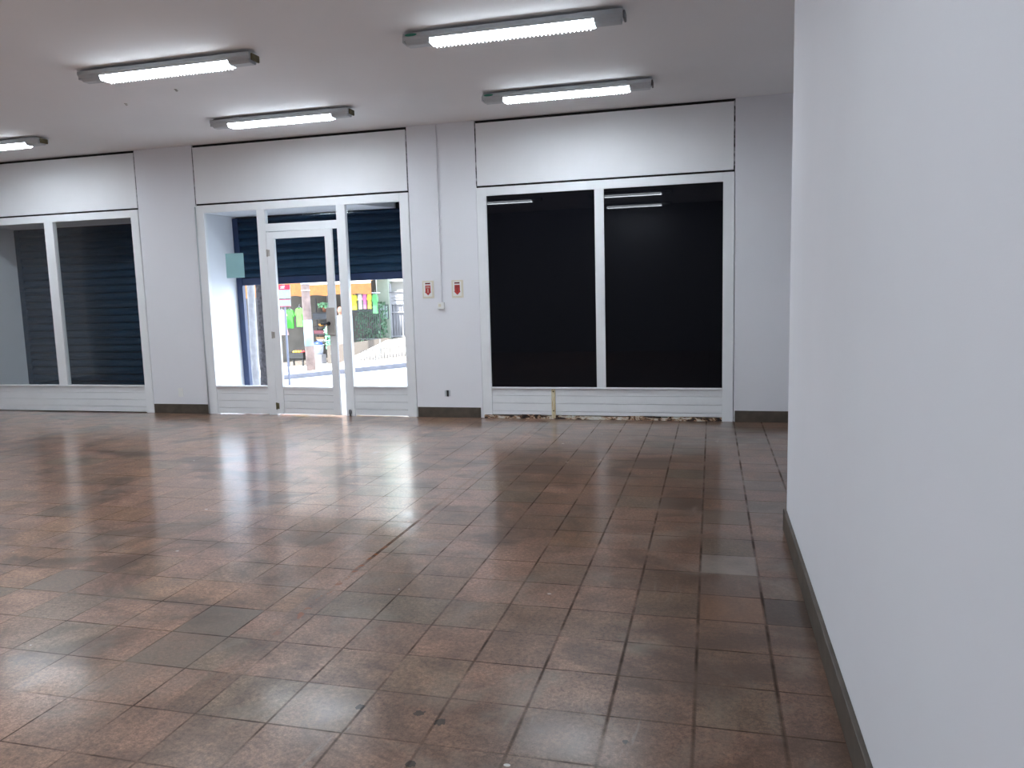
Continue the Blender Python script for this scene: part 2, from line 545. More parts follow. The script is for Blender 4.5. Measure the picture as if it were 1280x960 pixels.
# boards over the three bays, with an open joint round each
PAN = ('white board over the shuttered window, at the far left under the ceiling', 'white board under the ceiling over the glass door', 'white board under the ceiling over the dark blank window')
for (a, b), lab in zip(BAYS, PAN):
    e = tag(empty('overhead_panel', (0.5 * (a + b), 0.0, 2.80)), lab, 'panel', 'white boards over the shop windows')
    hw = 0.5 * (b - a)
    MB().box(-hw + 0.016, hw - 0.016, 0.0, 0.02, 0.0, 0.722, 0.0015).build('board', M['panel'], e)
    for s in (-1, 1):
        MB().box(min(s * hw, s * (hw - 0.016)), max(s * hw, s * (hw - 0.016)), 0.008, 0.02, -0.002, 0.735).build('joint_filler', M['caulk'], e)['label'] = 'broken dark joint filler at the board edge'

# ------------------------------------------------------------------ windows and door
FY0, FY1 = -0.012, 0.055


def scored_panel(x0, x1, name, parent, zs=(0.010, 0.088, 0.186, 0.282, 0.372), y=0.0, mat=None):
    mb = MB().box(x0, x1, y + 0.012, y + 0.035, zs[0], zs[-1])
    for a, b in zip(zs, zs[1:]):
        mb.box(x0, x1, y, y + 0.014, a + 0.0034, b - 0.0034, 0.0012)
    return mb.build(name, mat or M['paint'], parent)


def window_frame(x0, x1, parent, sills=None):
    mb = MB()
    mb.box(x0 + 0.006, x0 + 0.125, FY0, FY1, 0.0, 2.775, 0.003)
    mb.box(x1 - 0.125, x1 - 0.006, FY0, FY1, 0.0, 2.775, 0.003)
    mb.box(x0 + 0.125, x1 - 0.125, FY0, FY1, 2.676, 2.775, 0.003)
    for a, b in sills or [(x0 + 0.125, x1 - 0.125)]:
        mb.box(a, b, FY0 - 0.008, FY1, 0.366, 0.386, 0.003)
    return mb.build('window_frame', M['paint'], parent)


# left window, closed shutter behind
a, b = BAYS[0]
w1 = struct(empty('window_1', (0, 0, 0)), 'shop window at the left with closed navy shutter behind its two panes', 'window')
window_frame(a, b, w1)
MB().box(-9.075, -8.925, FY0, FY1, 0.386, 2.676, 0.003).build('mullion', M['paint'], w1)
for x0, x1 in ((a + 0.125, -9.075), (-8.925, b - 0.125)):
    MB().box(x0, x1, 0.018, 0.024, 0.386, 2.676).build('pane', M['glass'], w1)
scored_panel(a + 0.125, b - 0.125, 'bottom_panel', w1)
# right window, panes under black film
a, b = BAYS[2]
w2 = struct(empty('window_2', (0, 0, 0)), 'shop window at the right with two black filmed panes', 'window')
window_frame(a, b, w2)
MB().box(-1.312, -1.205, FY0, FY1, 0.386, 2.676, 0.003).build('mullion', M['paint'], w2)
for x0, x1 in ((a + 0.125, -1.312), (-1.205, b - 0.125)):
    MB().box(x0, x1, 0.010, 0.018, 0.386, 2.676).build('pane', M['film'], w2)
scored_panel(a + 0.125, b - 0.125, 'bottom_panel', w2, (0.046, 0.094, 0.190, 0.284, 0.372))
mb = MB()
x = a + 0.02
while x < b - 0.04:                                         # ragged broken foot
    x1 = min(b - 0.02, x + random.uniform(0.05, 0.22))
    mb.box(x, x1, random.uniform(-0.016, 0.004), 0.03, 0.0, random.uniform(0.030, 0.052))
    x = x1
mb.build('rotten_foot', M['rotten'], w2)['label'] = 'rotten foot of the panel with black holes and rust'
bt = MB().box(-1.862, -1.816, -0.014, 0.002, 0.012, 0.362, 0.002).build('batten', M['yellow_wood'], w2)
bt['label'] = 'yellowed wooden batten with two rusty nails'
for z in (0.10, 0.335):
    MB().ring([(-1.839, -0.013, z), (-1.839, -0.018, z)], [0.010, 0.007], 10).build('nail', M['dirty'], bt)

# door bay
a, b = BAYS[1]
d1 = struct(empty('door_1', (0, 0, 0)), 'white framed glass shop door with side lights and a transom, standing ajar', 'door')
window_frame(a, b, d1, [(a + 0.125, -5.70), (-4.452, b - 0.125)])
mb = MB()
mb.box(-5.70, -5.58, FY0, FY1, 0.0, 2.676, 0.003)
mb.box(-4.572, -4.452, FY0, FY1, 0.0, 2.676, 0.003)
mb.build('mullion', M['paint'], d1)
MB().box(-5.58, -4.572, FY0, FY1, 2.396, 2.494, 0.003).build('transom_bar', M['paint'], d1)
for x0, x1, z0, z1 in ((a + 0.125, -5.70, 0.386, 2.676), (-4.452, b - 0.125, 0.386, 2.676), (-5.58, -4.572, 2.494, 2.676)):
    MB().box(x0, x1, 0.018, 0.024, z0, z1).build('pane', M['glass'], d1)
scored_panel(a + 0.125, -5.70, 'bottom_panel', d1)
scored_panel(-4.452, b - 0.125, 'bottom_panel', d1)
# leaf, hinged at the left, a few degrees open into the room
leaf = empty('door_leaf', (-5.574, 0.0, 0.0), math.radians(-3.6))
leaf.parent = d1
LW = 0.957
mb = MB()
mb.box(0.0, 0.112, -0.018, 0.022, 0.018, 2.385, 0.003)
mb.box(LW - 0.098, LW, -0.018, 0.022, 0.018, 2.385, 0.003)
mb.box(0.112, LW - 0.098, -0.018, 0.022, 2.298, 2.385, 0.003)
mb.box(0.112, LW - 0.098, -0.018, 0.022, 0.345, 0.378, 0.003)
mb.build('leaf_frame', M['paint'], leaf)
MB().box(0.112, LW - 0.098, 0.0, 0.006, 0.378, 2.298).build('leaf_pane', M['glass'], leaf)
scored_panel(0.112, LW - 0.098, 'leaf_panel', leaf, (0.018, 0.092, 0.186, 0.275, 0.345), -0.008)
MB().box(LW - 0.118, LW - 0.006, -0.046, -0.016, 1.05, 1.40, 0.005).build('lock_case', M['lock'], leaf)['label'] = 'worn grey steel lock case on the door edge'
MB().ring([(LW - 0.085, -0.045, 1.20), (LW - 0.085, -0.085, 1.20), (LW - 0.17, -0.09, 1.195)], [0.017, 0.014, 0.012], 10).ball((LW - 0.085, -0.05, 1.20), 0.026, 1, 0.5, 1).build('handle', M['black'], leaf)['label'] = 'black lever handle'
for z in (0.12, 1.06, 2.12):
    mb = MB().ring([(0.004, -0.026, z - 0.045), (0.004, -0.026, z + 0.045)], 0.010, 10)
    mb.box(0.004, 0.040, -0.021, -0.017, z - 0.04, z + 0.04)
    mb.build('hinge', M['dirty'] if z < 0.2 else M['lock'], leaf)
MB().ring([(-4.515, -0.022, 0.0), (-4.515, -0.022, 0.085)], 0.010, 8).box(-4.535, -4.495, -0.020, -0.012, 0.03, 0.075).build('floor_bolt', M['grey_dark'], d1)
# paper taped inside the left side light
tag(MB().box(-6.217, -5.948, 0.0125, 0.0145, 1.818, 2.139).build('taped_sheet', M['paper']), 'pale teal sheet of paper taped to the left side light of the door', 'paper')
# cable down the left jamb of the door
tag(MB().ring([(-6.603, -0.020, 2.76), (-6.605, -0.020, 1.50), (-6.612, -0.020, 1.42), (-6.616, -0.020, 0.01)], 0.009, 8).build('wall_cable', M['grey_metal']), 'thin grey cable running down the left edge of the door frame', 'cable')

# recess in front of the shutters
struct(MB().box(LEFTX - 0.2, RIGHTX + 0.2, 0.06, 1.05, -0.30, -0.012).build('floor_porch', M['conc']), 'concrete threshold between the shop door and the street', 'floor')
mb = MB()
mb.box(BAYS[0][0], BAYS[0][1], 0.056, 0.86, 2.70, 2.86)
mb.prism([(-6.61, 0.056), (-4.50, 0.056), (-4.13, 0.80), (-4.13, 0.86), (-6.61, 0.86)], 2.70, 2.86, 'z')
struct(mb.build('ceiling_porch', M['wall']), 'white soffit over the porch, with a dark gap at its right end', 'ceiling')


def shutter(name, x0, x1, ztop, zbot, y, label, rail):
    e = tag(empty(name, (0.5 * (x0 + x1), y, zbot)), label, 'shutter')
    hw = 0.5 * (x1 - x0)
    zs, z = [], 0.10 if rail else 0.0
    H = ztop - zbot
    prof = []
    while z < H - 0.02:
        t = min(0.112, H - z)
        prof += [(0.0, z), (-0.026, z + 0.014), (-0.034, z + 0.030), (-0.030, z + t * 0.55), (-0.008, z + t - 0.012), (0.0, z + t - 0.006)]
        z += t
    back = [(v[0] + 0.006, v[1]) for v in prof][::-1]
    MB_ = MB()
    MB_.prism(prof + back, -hw + 0.05, hw - 0.05, 'x')
    MB_.build('curtain', M['blue'], e)
    if rail:
        MB().box(-hw + 0.045, hw - 0.045, -0.025, 0.02, 0.0, 0.10, 0.004).build('bottom_rail', M['blue_rail'], e)['label'] = 'brighter blue bottom rail'
    for s in (-1, 1):
        x_ = s * (hw - 0.045)
        MB().box(x_ - 0.045, x_ + 0.045, -0.035, 0.035, -zbot - 0.01, ztop - zbot, 0.003).build('guide_rail', M['blue_rail'] if rail else M['blue'], e)
    return e


shutter('roller_shutter', -10.47, -7.50, 2.69, 0.0, 0.82, 'navy roller shutter pulled fully down behind the left window', False)
sh = shutter('roller_shutter', -6.60, -3.60, 2.69, 1.745, 0.82, 'navy roller shutter half raised above the street behind the glass door', True)
sh.rotation_euler.y = math.radians(-0.6)

struct(MB().box(BAYS[2][0], BAYS[2][1], 0.80, 0.86, -0.28, 2.86).build('wall_light_block', M['void']), 'unseen dark board added behind the right window to block light', 'wall')  # unseen board added to stop daylight leaking through the rotten foot
# ------------------------------------------------------------------ wall fittings
def sign(x, z, label):
    e = tag(empty('fire_sign', (x, -0.001, z)), label, 'sign', 'fire extinguisher signs on the white pier')
    MB().box(-0.074, 0.074, -0.006, 0.0, -0.107, 0.107, 0.002).build('plate', M['ivory'], e)
    MB().box(-0.058, 0.050, -0.008, -0.005, -0.086, 0.092, 0.001).build('card', M['white_plastic'], e)
    MB().box(-0.036, 0.030, -0.0095, -0.0075, 0.064, 0.082).build('title_bar', M['red_dark'], e)
    mb = MB()
    mb.prism([(-0.036, 0.050), (-0.036, -0.028), (-0.046, -0.028), (-0.002, -0.072), (0.042, -0.028), (0.032, -0.028), (0.032, 0.050)], -0.0095, -0.0075, 'y')
    ar = mb.build('arrow', M['red'], e)
    mb = MB()
    mb.box(-0.024, 0.020, -0.0105, -0.0090, 0.030, 0.035).box(-0.028, 0.024, -0.0105, -0.0090, 0.018, 0.023).box(-0.006, 0.002, -0.0105, -0.0090, -0.04, 0.008)
    mb.build('print', M['ivory'] if x < -3.2 else M['red_dark'], ar)
    return e


sign(-3.384, 1.592, 'small fire sign with red down arrow, beside the door frame')
sign(-3.004, 1.589, 'small fire sign with red down arrow, between conduit and dark window')
tag(MB().box(-3.236, -3.204, -0.024, 0.0, 1.432, CEIL, 0.003).build('cable_conduit', M['wall']), 'flat white conduit running from the ceiling down to the light switch', 'conduit')
e = tag(empty('light_switch', (-3.219, -0.001, 1.39)), 'small white light switch box at the foot of the conduit', 'switch')
MB().box(-0.042, 0.042, -0.034, 0.0, -0.042, 0.042, 0.004).build('box', M['white_plastic'], e)
MB().box(-0.026, 0.006, -0.038, -0.033, -0.014, 0.022, 0.002).build('rocker', M['ivory'], e)
e = tag(empty('power_outlet', (-3.183, -0.001, 0.302)), 'open dark outlet box low on the pier with no cover plate', 'outlet')
mb = MB().box(-0.036, -0.012, -0.004, 0.0, -0.038, 0.038, 0.001).box(0.016, 0.036, -0.004, 0.0, -0.034, 0.038, 0.001)
mb.build('bracket', M['grey_metal'], e)
MB().box(-0.013, 0.017, -0.003, 0.0, -0.039, 0.039).build('opening', M['black'], e)
e = tag(empty('power_outlet', (-7.052, -0.001, 0.289)), 'white outlet plate low on the pier left of the door', 'outlet')
MB().box(-0.036, 0.036, -0.011, 0.0, -0.060, 0.060, 0.003).build('plate', M['white_plastic'], e)
MB().box(-0.018, 0.018, -0.014, -0.010, -0.030, 0.030, 0.002).build('socket', M['white_plastic'], e)
for x, y, lab in ((-5.82, -2.06, 'tiny metal hook in the ceiling, the one nearer the left'), (-5.00, -2.34, 'tiny metal hook in the ceiling, the one nearer the right')):
    tag(MB().ring([(x, y, CEIL), (x, y, CEIL - 0.012), (x + 0.010, y, CEIL - 0.018), (x + 0.022, y, CEIL - 0.013)], 0.004, 8).lathe([(0.014, -0.004), (0.016, 0.0)], (x, y, CEIL), 12).build('ceiling_hook', M['lock']), lab, 'hook', 'hooks in the ceiling')

# ------------------------------------------------------------------ fluorescent fixtures
def make_fixture():
    r = empty('fluorescent_light')
    T = -0.022
    tray = [(-0.080, T), (0.080, T), (0.080, T - 0.030), (0.066, T - 0.046), (-0.066, T - 0.046), (-0.080, T - 0.030)]
    mb = MB()
    mb.prism(tray, -0.845, 0.845, 'x')
    mb.box(-0.6, -0.5, -0.03, 0.03, T, 0.0).box(0.5, 0.6, -0.03, 0.03, T, 0.0)
    mb.build('tray', M['grey_metal'], r)
    tro = [(-0.062, T - 0.046), (0.062, T - 0.046), (0.052, T - 0.066), (0.036, T - 0.078), (-0.036, T - 0.078), (-0.052, T - 0.066)]
    for s in (-1, 1):
        a, b = sorted((s * 0.635, s * 0.83))
        mb = MB()
        mb.prism(tro, a, b, 'x')
        mb.build('end_cover', M['grey_metal'], r)
    mb = MB()
    fs = mb.prism([(-0.062, T - 0.046), (0.062, T - 0.046), (0.046, T - 0.080), (-0.046, T - 0.080)], -0.635, 0.635, 'x')
    mb.b.normal_update()
    bmesh.ops.recalc_face_normals(mb.b, faces=mb.b.faces[:])
    for f in mb.b.faces:
        f.material_index = 0 if f.normal.z < -0.9 else 1
    mb.build('lens', [M['lens'], M['lens_side']], r)
    for s in (1,):                                        # toothed louvre edge along the lower corner
        out, x = [(-0.625, T - 0.056), (-0.625, T - 0.072)], -0.62
        while x < 0.60:
            out += [(x, T - 0.072), (x + 0.004, T - 0.089), (x + 0.011, T - 0.089), (x + 0.015, T - 0.072)]
            x += 0.031
        out += [(0.625, T - 0.072), (0.625, T - 0.056)]
        mb = MB()
        mb.prism(out, s * 0.055 - 0.004, s * 0.055 + 0.004, 'y')
        mb.build('louvre', M['white_plastic'], r)
    for s in (-1, 1):
        MB().box(min(s * 0.845, s * 0.862), max(s * 0.845, s * 0.862), -0.055, 0.055, T - 0.062, T - 0.006, 0.006).build('end_cap', M['grey_metal'] if s < 0 else M['grey_dark'], r)
    return r


FIX = [(-1.475, -3.07, 'lit fluorescent ceiling fixture nearest the big right wall'),
       (-4.50, -3.10, 'lit fluorescent ceiling fixture near the two ceiling hooks'),
       (-4.61, -1.12, 'lit fluorescent ceiling fixture over the glass door'),
       (-1.42, -1.12, 'lit fluorescent ceiling fixture over the dark window'),
       (-8.68, -1.12, 'lit fluorescent ceiling fixture over the left window, cut by the photo edge')]
OUT = [(-8.6, -3.1), (-8.6, -5.2), (-4.5, -5.2), (-8.6, -7.4), (-4.38, -7.4), (-1.65, -7.4), (-1.78, -9.58)]  # out of view: some read off reflections, others added for their light
proto = make_fixture()
for i, (x, y, lab) in enumerate(FIX + [(x, y, 'lit fluorescent ceiling fixture out of view, some seen reflected, the rest added for their light') for x, y in OUT]):
    o = proto if i == 0 else copy_tree(proto)
    o.location = (x, y, CEIL)
    tag(o, lab, 'ceiling light', 'fluorescent fixtures on the ceiling')
    lamps = globals().setdefault('lamps', [])
    lamps.append(o)
for i in (0, 3):                                            # two carry a green sticker at the left end
    n = 14
    mb = MB()
    mb.prism([(-0.78 + 0.050 * math.cos(2 * PI * t / n), -0.037 + 0.011 * math.sin(2 * PI * t / n)) for t in range(n)], -0.0815, -0.0795, 'y')
    mb.build('sticker', M['green'], lamps[i])['label'] = 'small oval green sticker'
for i in (1, 2, 4):                                         # three have a dirty brown right end cap
    for ch in lamps[i].children:
        if ch.name.startswith('end_cap') and ch.data.materials[0] == M['grey_dark']:
            ch.data = ch.data.copy()
            ch.data.materials[0] = M['dirty']
            ch['label'] = 'dirty brown end cap'

# ------------------------------------------------------------------ the street
def ground(x, y):
    t = max(0.0, min(1.0, (y - 1.0) / 3.6))
    t = t * t * (3 - 2 * t)
    s = 0.537 + 0.092 * x
    return (1 - t) * (-0.03) + t * s


XS = [-24 + i * 0.75 for i in range(41)]
struct(MB().grid(XS, [1.05 + i * 0.35 for i in range(18)], ground).build('road', M['road']), 'pale street climbing to the right outside the door', 'road')
struct(MB().grid(XS, [7.0, 7.03, 7.06], lambda x, y: ground(x, y) + 0.105).build('kerb', M['kerb']), 'grey kerb along the far side of the street', 'kerb')
struct(MB().grid(XS, [7.06, 9, 11, 13.2], lambda x, y: ground(x, y) + 0.10).build('sidewalk', plain('pale_pavement', (0.704, 0.683, 0.662), 0.85, var=0.08, scale=2)), 'sunlit pavement across the street', 'pavement')


def sw(x):
    return 0.537 + 0.092 * x + 0.115


# things just outside
zb = ground(-6.79, 1.45)
mb = MB()
mb.ring([(-6.825, 1.45, zb - 0.05), (-6.822, 1.45, 0.4), (-6.815, 1.45, 1.2), (-6.81, 1.45, 2.0), (-6.80, 1.45, 3.1)], [0.062, 0.060, 0.058, 0.056, 0.055], 14)
tag(mb.build('white_post', plain('whitewashed_post', (0.298, 0.288, 0.298), 0.7, var=0.2, scale=8)), 'pale post on the pavement close behind the left side light', 'post')
e = tag(empty('street_tree', (-6.98, 2.05, ground(-6.98, 2.05))), 'dark rough tree trunk between pale post and door hinges', 'tree')
mb = MB()
pts = [(0.0, 0, -0.05), (0.0, 0, 0.25), (0.0, 0.0, 0.8), (-0.01, 0.02, 1.4), (0.0, 0.0, 2.2), (0.06, 0.04, 3.2)]
mb.ring(pts, [0.165, 0.135, 0.125, 0.12, 0.12, 0.115], 16)
bark = plain('tree_bark', (0.068, 0.060, 0.064), 0.95, var=0.7, scale=22, bump=0.8)
mb.build('trunk', bark, e)
mb = MB()
for i in range(420):
    th, r = random.uniform(0, 2 * PI), random.uniform(0.1, 1.0) ** 0.5
    c = Vector((0.1 + 0.95 * r * math.cos(th), 0.05 + 0.75 * r * math.sin(th), 3.35 + random.uniform(-0.25, 0.7) * (1.3 - r)))
    d1_ = Vector((random.gauss(0, 1), random.gauss(0, 1), random.gauss(0, 0.5))).normalized() * 0.09
    d2_ = d1_.cross(Vector((random.gauss(0, 1), random.gauss(0, 1), random.gauss(0, 1)))).normalized() * 0.045
    mb.b.faces.new([mb.b.verts.new(c + q) for q in (-d1_, d2_, d1_, -d2_)])
mb.build('crown', plain('tree_leaf', (0.06, 0.15, 0.04), 0.6, var=0.3, scale=3), e)

# bus-stop style sign on its post, street side
e = tag(empty('street_sign', (-8.385, 5.0, ground(-8.385, 5.0))), 'red and white street sign on a thin grey post at the roadside', 'street sign')
zg = ground(-8.385, 5.0)
MB().ring([(0, 0, -0.05), (0, 0, 1.82 - zg)], 0.021, 12).build('post', plain('grey_post_paint', (0.16, 0.17, 0.22), 0.5, 0.2), e)
bx = [(-0.245, 0.155, 1.37, 1.52, 'lower_plate'), (-0.245, 0.160, 1.535, 1.81, 'upper_plate')]
for x0, x1, z0, z1, nm in bx:
    pl_ = MB().box(x0, x1, -0.032, -0.022, z0 - zg, z1 - zg, 0.002).build(nm, plain('sign_white', (0.372, 0.396, 0.444), 0.4, var=0.04), e)
    if nm == 'upper_plate':
        MB().box(x0, x1, -0.034, -0.031, 1.71 - zg, z1 - zg).build('red_band', plain('sign_red', (0.434, 0.021, 0.056), 0.4, var=0.05), pl_)
        mb = MB()
        mb.prism([(-0.06, 1.775 - zg), (0.04, 1.79 - zg), (0.05, 1.775 - zg), (-0.01, 1.76 - zg), (0.05, 1.742 - zg), (-0.06, 1.735 - zg), (-0.06, 1.745 - zg), (0.0, 1.75 - zg)], -0.036, -0.033, 'y')
        mb.build('mark', M['white_plastic'], pl_)
        MB().box(0.06, 0.13, -0.034, -0.031, 1.575 - zg, 1.66 - zg).build('grey_field', plain('sign_grey', (0.40, 0.46, 0.58), 0.5), pl_)
    else:
        MB().box(x0, x1, -0.034, -0.031, z1 - 0.012 - zg, z1 - zg).box(x0, x1, -0.034, -0.031, z0 - zg, z0 + 0.012 - zg).build('red_line', plain('sign_red_line', (0.55, 0.05, 0.10), 0.4), pl_)

# utility pole with posters
zg = sw(-9.58)
e = tag(empty('utility_pole', (-9.58, 8.0, zg)), 'concrete utility pole with a pale poster wrapped round it', 'pole')
MB().ring([(0.02, 0, -0.1), (0.0, 0, 0.6), (-0.02, 0, 2.0), (-0.05, 0, 5.5)], [0.115, 0.108, 0.100, 0.085], 20).build('shaft', plain('pole_concrete', (0.135, 0.101, 0.098), 0.85, var=0.35, scale=5), e)
MB().ring([(0.0, 0, 0.36 - zg), (-0.008, 0, 1.0 - zg)], [0.114, 0.110], 20).build('poster', plain('pole_poster', (0.200, 0.264, 0.312), 0.7, var=0.15, scale=6), e)
for z in (1.72, 1.88):
    MB().ring([(-0.015, 0, z - zg - 0.012), (-0.015, 0, z - zg + 0.012)], 0.107, 20).build('strap', M['steel'], e)

# ------------------------------------------------------------------ the shop across the street
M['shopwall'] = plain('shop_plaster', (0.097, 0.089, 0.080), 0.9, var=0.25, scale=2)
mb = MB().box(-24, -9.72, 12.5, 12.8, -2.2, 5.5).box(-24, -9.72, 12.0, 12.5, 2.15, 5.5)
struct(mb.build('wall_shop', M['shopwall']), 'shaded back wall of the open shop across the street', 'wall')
mb = MB().box(-9.72, -9.33, 12.35, 12.8, -1.0, 5.5)
struct(mb.build('wall_green', plain('pale_green_plaster', (0.237, 0.276, 0.233), 0.9, var=0.06)), 'pale green wall strip right of the shop', 'wall')
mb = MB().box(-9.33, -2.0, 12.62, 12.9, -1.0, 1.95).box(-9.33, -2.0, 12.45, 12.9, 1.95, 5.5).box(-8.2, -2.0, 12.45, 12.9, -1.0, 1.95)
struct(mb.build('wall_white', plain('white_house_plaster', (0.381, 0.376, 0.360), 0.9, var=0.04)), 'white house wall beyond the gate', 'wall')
struct(MB().grid([-24, -18, -14, -12, -10.6], [11.5, 12.0, 12.5], lambda x, y: sw(x) + 0.10).build('floor_shop', plain('shop_step', (0.180, 0.150, 0.130), 0.85, var=0.2)), 'low brown step along the shop front', 'step')

# awning
e = tag(empty('shop_awning', (-11.6, 11.0, 1.97)), 'orange tarpaulin awning over the shop across the street', 'awning')
mb = MB()
n = 26
prof_t, prof_b = [], []
for i in range(n + 1):
    x = -2.9 + 5.25 * i / n
    mb_z = 0.02 * math.sin(i * 1.9)
    prof_t.append((x, 0.0))
    prof_b.append((x, -0.40 + mb_z + 0.01 * i / n * 4))
mb.prism(prof_t + prof_b[::-1], -0.012, 0.012, 'y')
mb.build('valance', plain('orange_tarp', (0.209, 0.068, 0.013), 0.7, var=0.22, scale=7), e)
mb = MB()
mb.prism([(0.0, 0.0), (1.5, 0.42), (1.5, 0.40), (0.0, -0.02)], -2.9, 2.35, 'x')
mb.build('cloth_roof', plain('orange_tarp_roof', (0.300, 0.150, 0.045), 0.7, var=0.15, scale=4), e)
MB().box(0.45, 2.35, -0.02, 0.02, -0.07, 0.06, 0.005).build('white_edge', plain('cream_tarp', (0.510, 0.480, 0.420), 0.7), e)
# rail the clothes hang from
e = tag(empty('clothes_rail', (-11.6, 11.25, 1.60)), 'thin steel rail under the awning that the clothes hang from', 'rail')
MB().ring([(-2.8, 0, 0.03), (2.5, 0, 0.03)], 0.012, 8).build('bar', M['steel'], e)
for x in (-2.6, 0.0, 2.4):
    MB().ring([(x, 0, 0.03), (x, 0, 0.40)], 0.006, 6).build('hanger_rod', M['steel'], e)


def garment(name, x, ztop, wd, ht, col, label, cat, group=None, dress=False, y=11.25):
    """a garment with sleeves or a flared skirt on a hook, front and back a few cm apart"""
    e = tag(empty(name, (x, y, ztop)), label, cat, group)
    h = wd / 2
    if dress:
        out = [(-0.25 * h, 0), (-0.62 * h, -0.05), (-0.95 * h, -0.22 * ht), (-0.62 * h, -0.26 * ht), (-0.55 * h, -0.42 * ht), (-0.80 * h, -0.8 * ht), (-h, -ht), (-0.4 * h, -0.985 * ht), (0, -ht),
               (0.5 * h, -0.99 * ht), (h, -ht), (0.78 * h, -0.75 * ht), (0.55 * h, -0.42 * ht), (0.62 * h, -0.26 * ht), (0.95 * h, -0.22 * ht), (0.62 * h, -0.05), (0.25 * h, 0), (0, -0.05 * ht)]
    else:
        out = [(-0.28 * h, 0), (-0.70 * h, -0.06 * ht), (-h, -0.34 * ht), (-0.78 * h, -0.42 * ht), (-0.62 * h, -0.27 * ht), (-0.64 * h, -0.6 * ht), (-0.68 * h, -ht), (-0.2 * h, -0.98 * ht), (0.25 * h, -ht),
               (0.66 * h, -0.985 * ht), (0.63 * h, -0.55 * ht), (0.62 * h, -0.27 * ht), (0.78 * h, -0.42 * ht), (h, -0.34 * ht), (0.70 * h, -0.06 * ht), (0.28 * h, 0), (0, -0.07 * ht)]
    mb = MB()
    mb.prism(out, -0.03, 0.03, 'y')
    mb.build('cloth', plain(name + '_cloth', tuple(0.48 * v_ for v_ in col), 0.8, var=0.18, scale=9), e)
    MB().ring([(-0.5 * h, 0, -0.03 * ht), (0, 0, 0.03), (0.5 * h, 0, -0.03 * ht)], 0.006, 6).ring([(0, 0, 0.03), (0.0, 0, 0.08), (0.018, 0, 0.10)], 0.004, 6).build('hanger', M['steel'], e)
    return e


garment('hanging_shirt', -11.985, 1.22, 0.295, 0.56, (0.12, 0.72, 0.10), 'bright green shirt hanging by the sign, the one nearer the sign', 'shirt', 'green shirts in the shop')
garment('hanging_shirt', -11.675, 1.26, 0.295, 0.56, (0.20, 0.75, 0.12), 'bright green shirt hanging between sign and pole, the one nearer the pole', 'shirt', 'green shirts in the shop')
garment('hanging_dress', -12.10, 1.20, 0.34, 0.72, (0.86, 0.50, 0.55), 'pale pink dress hanging just behind the street sign post', 'dress', dress=True, y=11.0)
garment('hanging_shirt', -9.92, 1.60, 0.26, 0.44, (0.85, 0.80, 0.08), 'yellow shirt hanging at the left end of the right side light', 'shirt')
garment('hanging_shirt', -9.715, 1.60, 0.15, 0.42, (0.88, 0.82, 0.82), 'white shirt hanging between yellow shirt and pink shirt', 'shirt')
garment('hanging_shirt', -9.572, 1.60, 0.13, 0.42, (0.88, 0.25, 0.55), 'hot pink shirt hanging between white shirt and yellow shirt', 'shirt')
garment('hanging_shirt', -9.43, 1.60, 0.15, 0.42, (0.86, 0.76, 0.10), 'yellow shirt hanging between pink shirt and green shirt', 'shirt')
garment('hanging_shirt', -9.26, 1.60, 0.185, 0.56, (0.14, 0.55, 0.20), 'green shirt hanging at the right end of the clothes rail', 'shirt')

# shop front goods
z0 = sw(-11.65)
e = tag(empty('black_crate', (-11.66, 11.0, z0)), 'black open crate of fruit on the pavement left of the pole', 'crate')
HZ = 0.20
mb = MB().box(-0.25, 0.25, -0.16, 0.16, 0.20, 0.22)
mb.box(-0.25, 0.25, -0.16, -0.145, 0.2, 0.2 + HZ).box(-0.25, 0.25, 0.145, 0.16, 0.2, 0.2 + HZ).box(-0.25, -0.235, -0.145, 0.145, 0.2, 0.2 + HZ).box(0.235, 0.25, -0.145, 0.145, 0.2, 0.2 + HZ)
mb.build('tray', M['black'], e)
for x in (-0.23, 0.23):
    for y in (-0.14, 0.14):
        MB().box(x - 0.02, x + 0.02, y - 0.02, y + 0.02, 0.0, 0.20).build('leg', M['black'], e)
FR = {'orange': (0.85, 0.30, 0.03), 'red': (0.70, 0.05, 0.05), 'yellow': (0.85, 0.62, 0.06)}
fm = {c: plain(c + '_fruit_skin', v, 0.4, var=0.1) for c, v in FR.items()}
fr_pos = []
for i in range(5):
    for j in range(3):
        fr_pos.append((-0.18 + i * 0.09, -0.09 + j * 0.09, 0.335))
for i in range(4):
    for j in range(2):
        fr_pos.append((-0.09 + i * 0.085, -0.05 + j * 0.09, 0.405))
for x, y, z in fr_pos:
    c = 'red' if x > 0.1 else ('orange' if x > -0.06 else 'yellow')
    mb = MB().ball((0, 0, 0), 0.043, 1, 1, 0.92)
    mb.ring([(0, 0, 0.036), (0.004, 0, 0.05)], [0.004, 0.002], 6)
    o = mb.build(c + '_fruit', fm[c], None, (-11.66 + x, 11.0 + y, z0 + z))
    tag(o, 'round %s fruit heaped in the black crate across the street' % c, 'fruit', c + ' fruit in the crate')

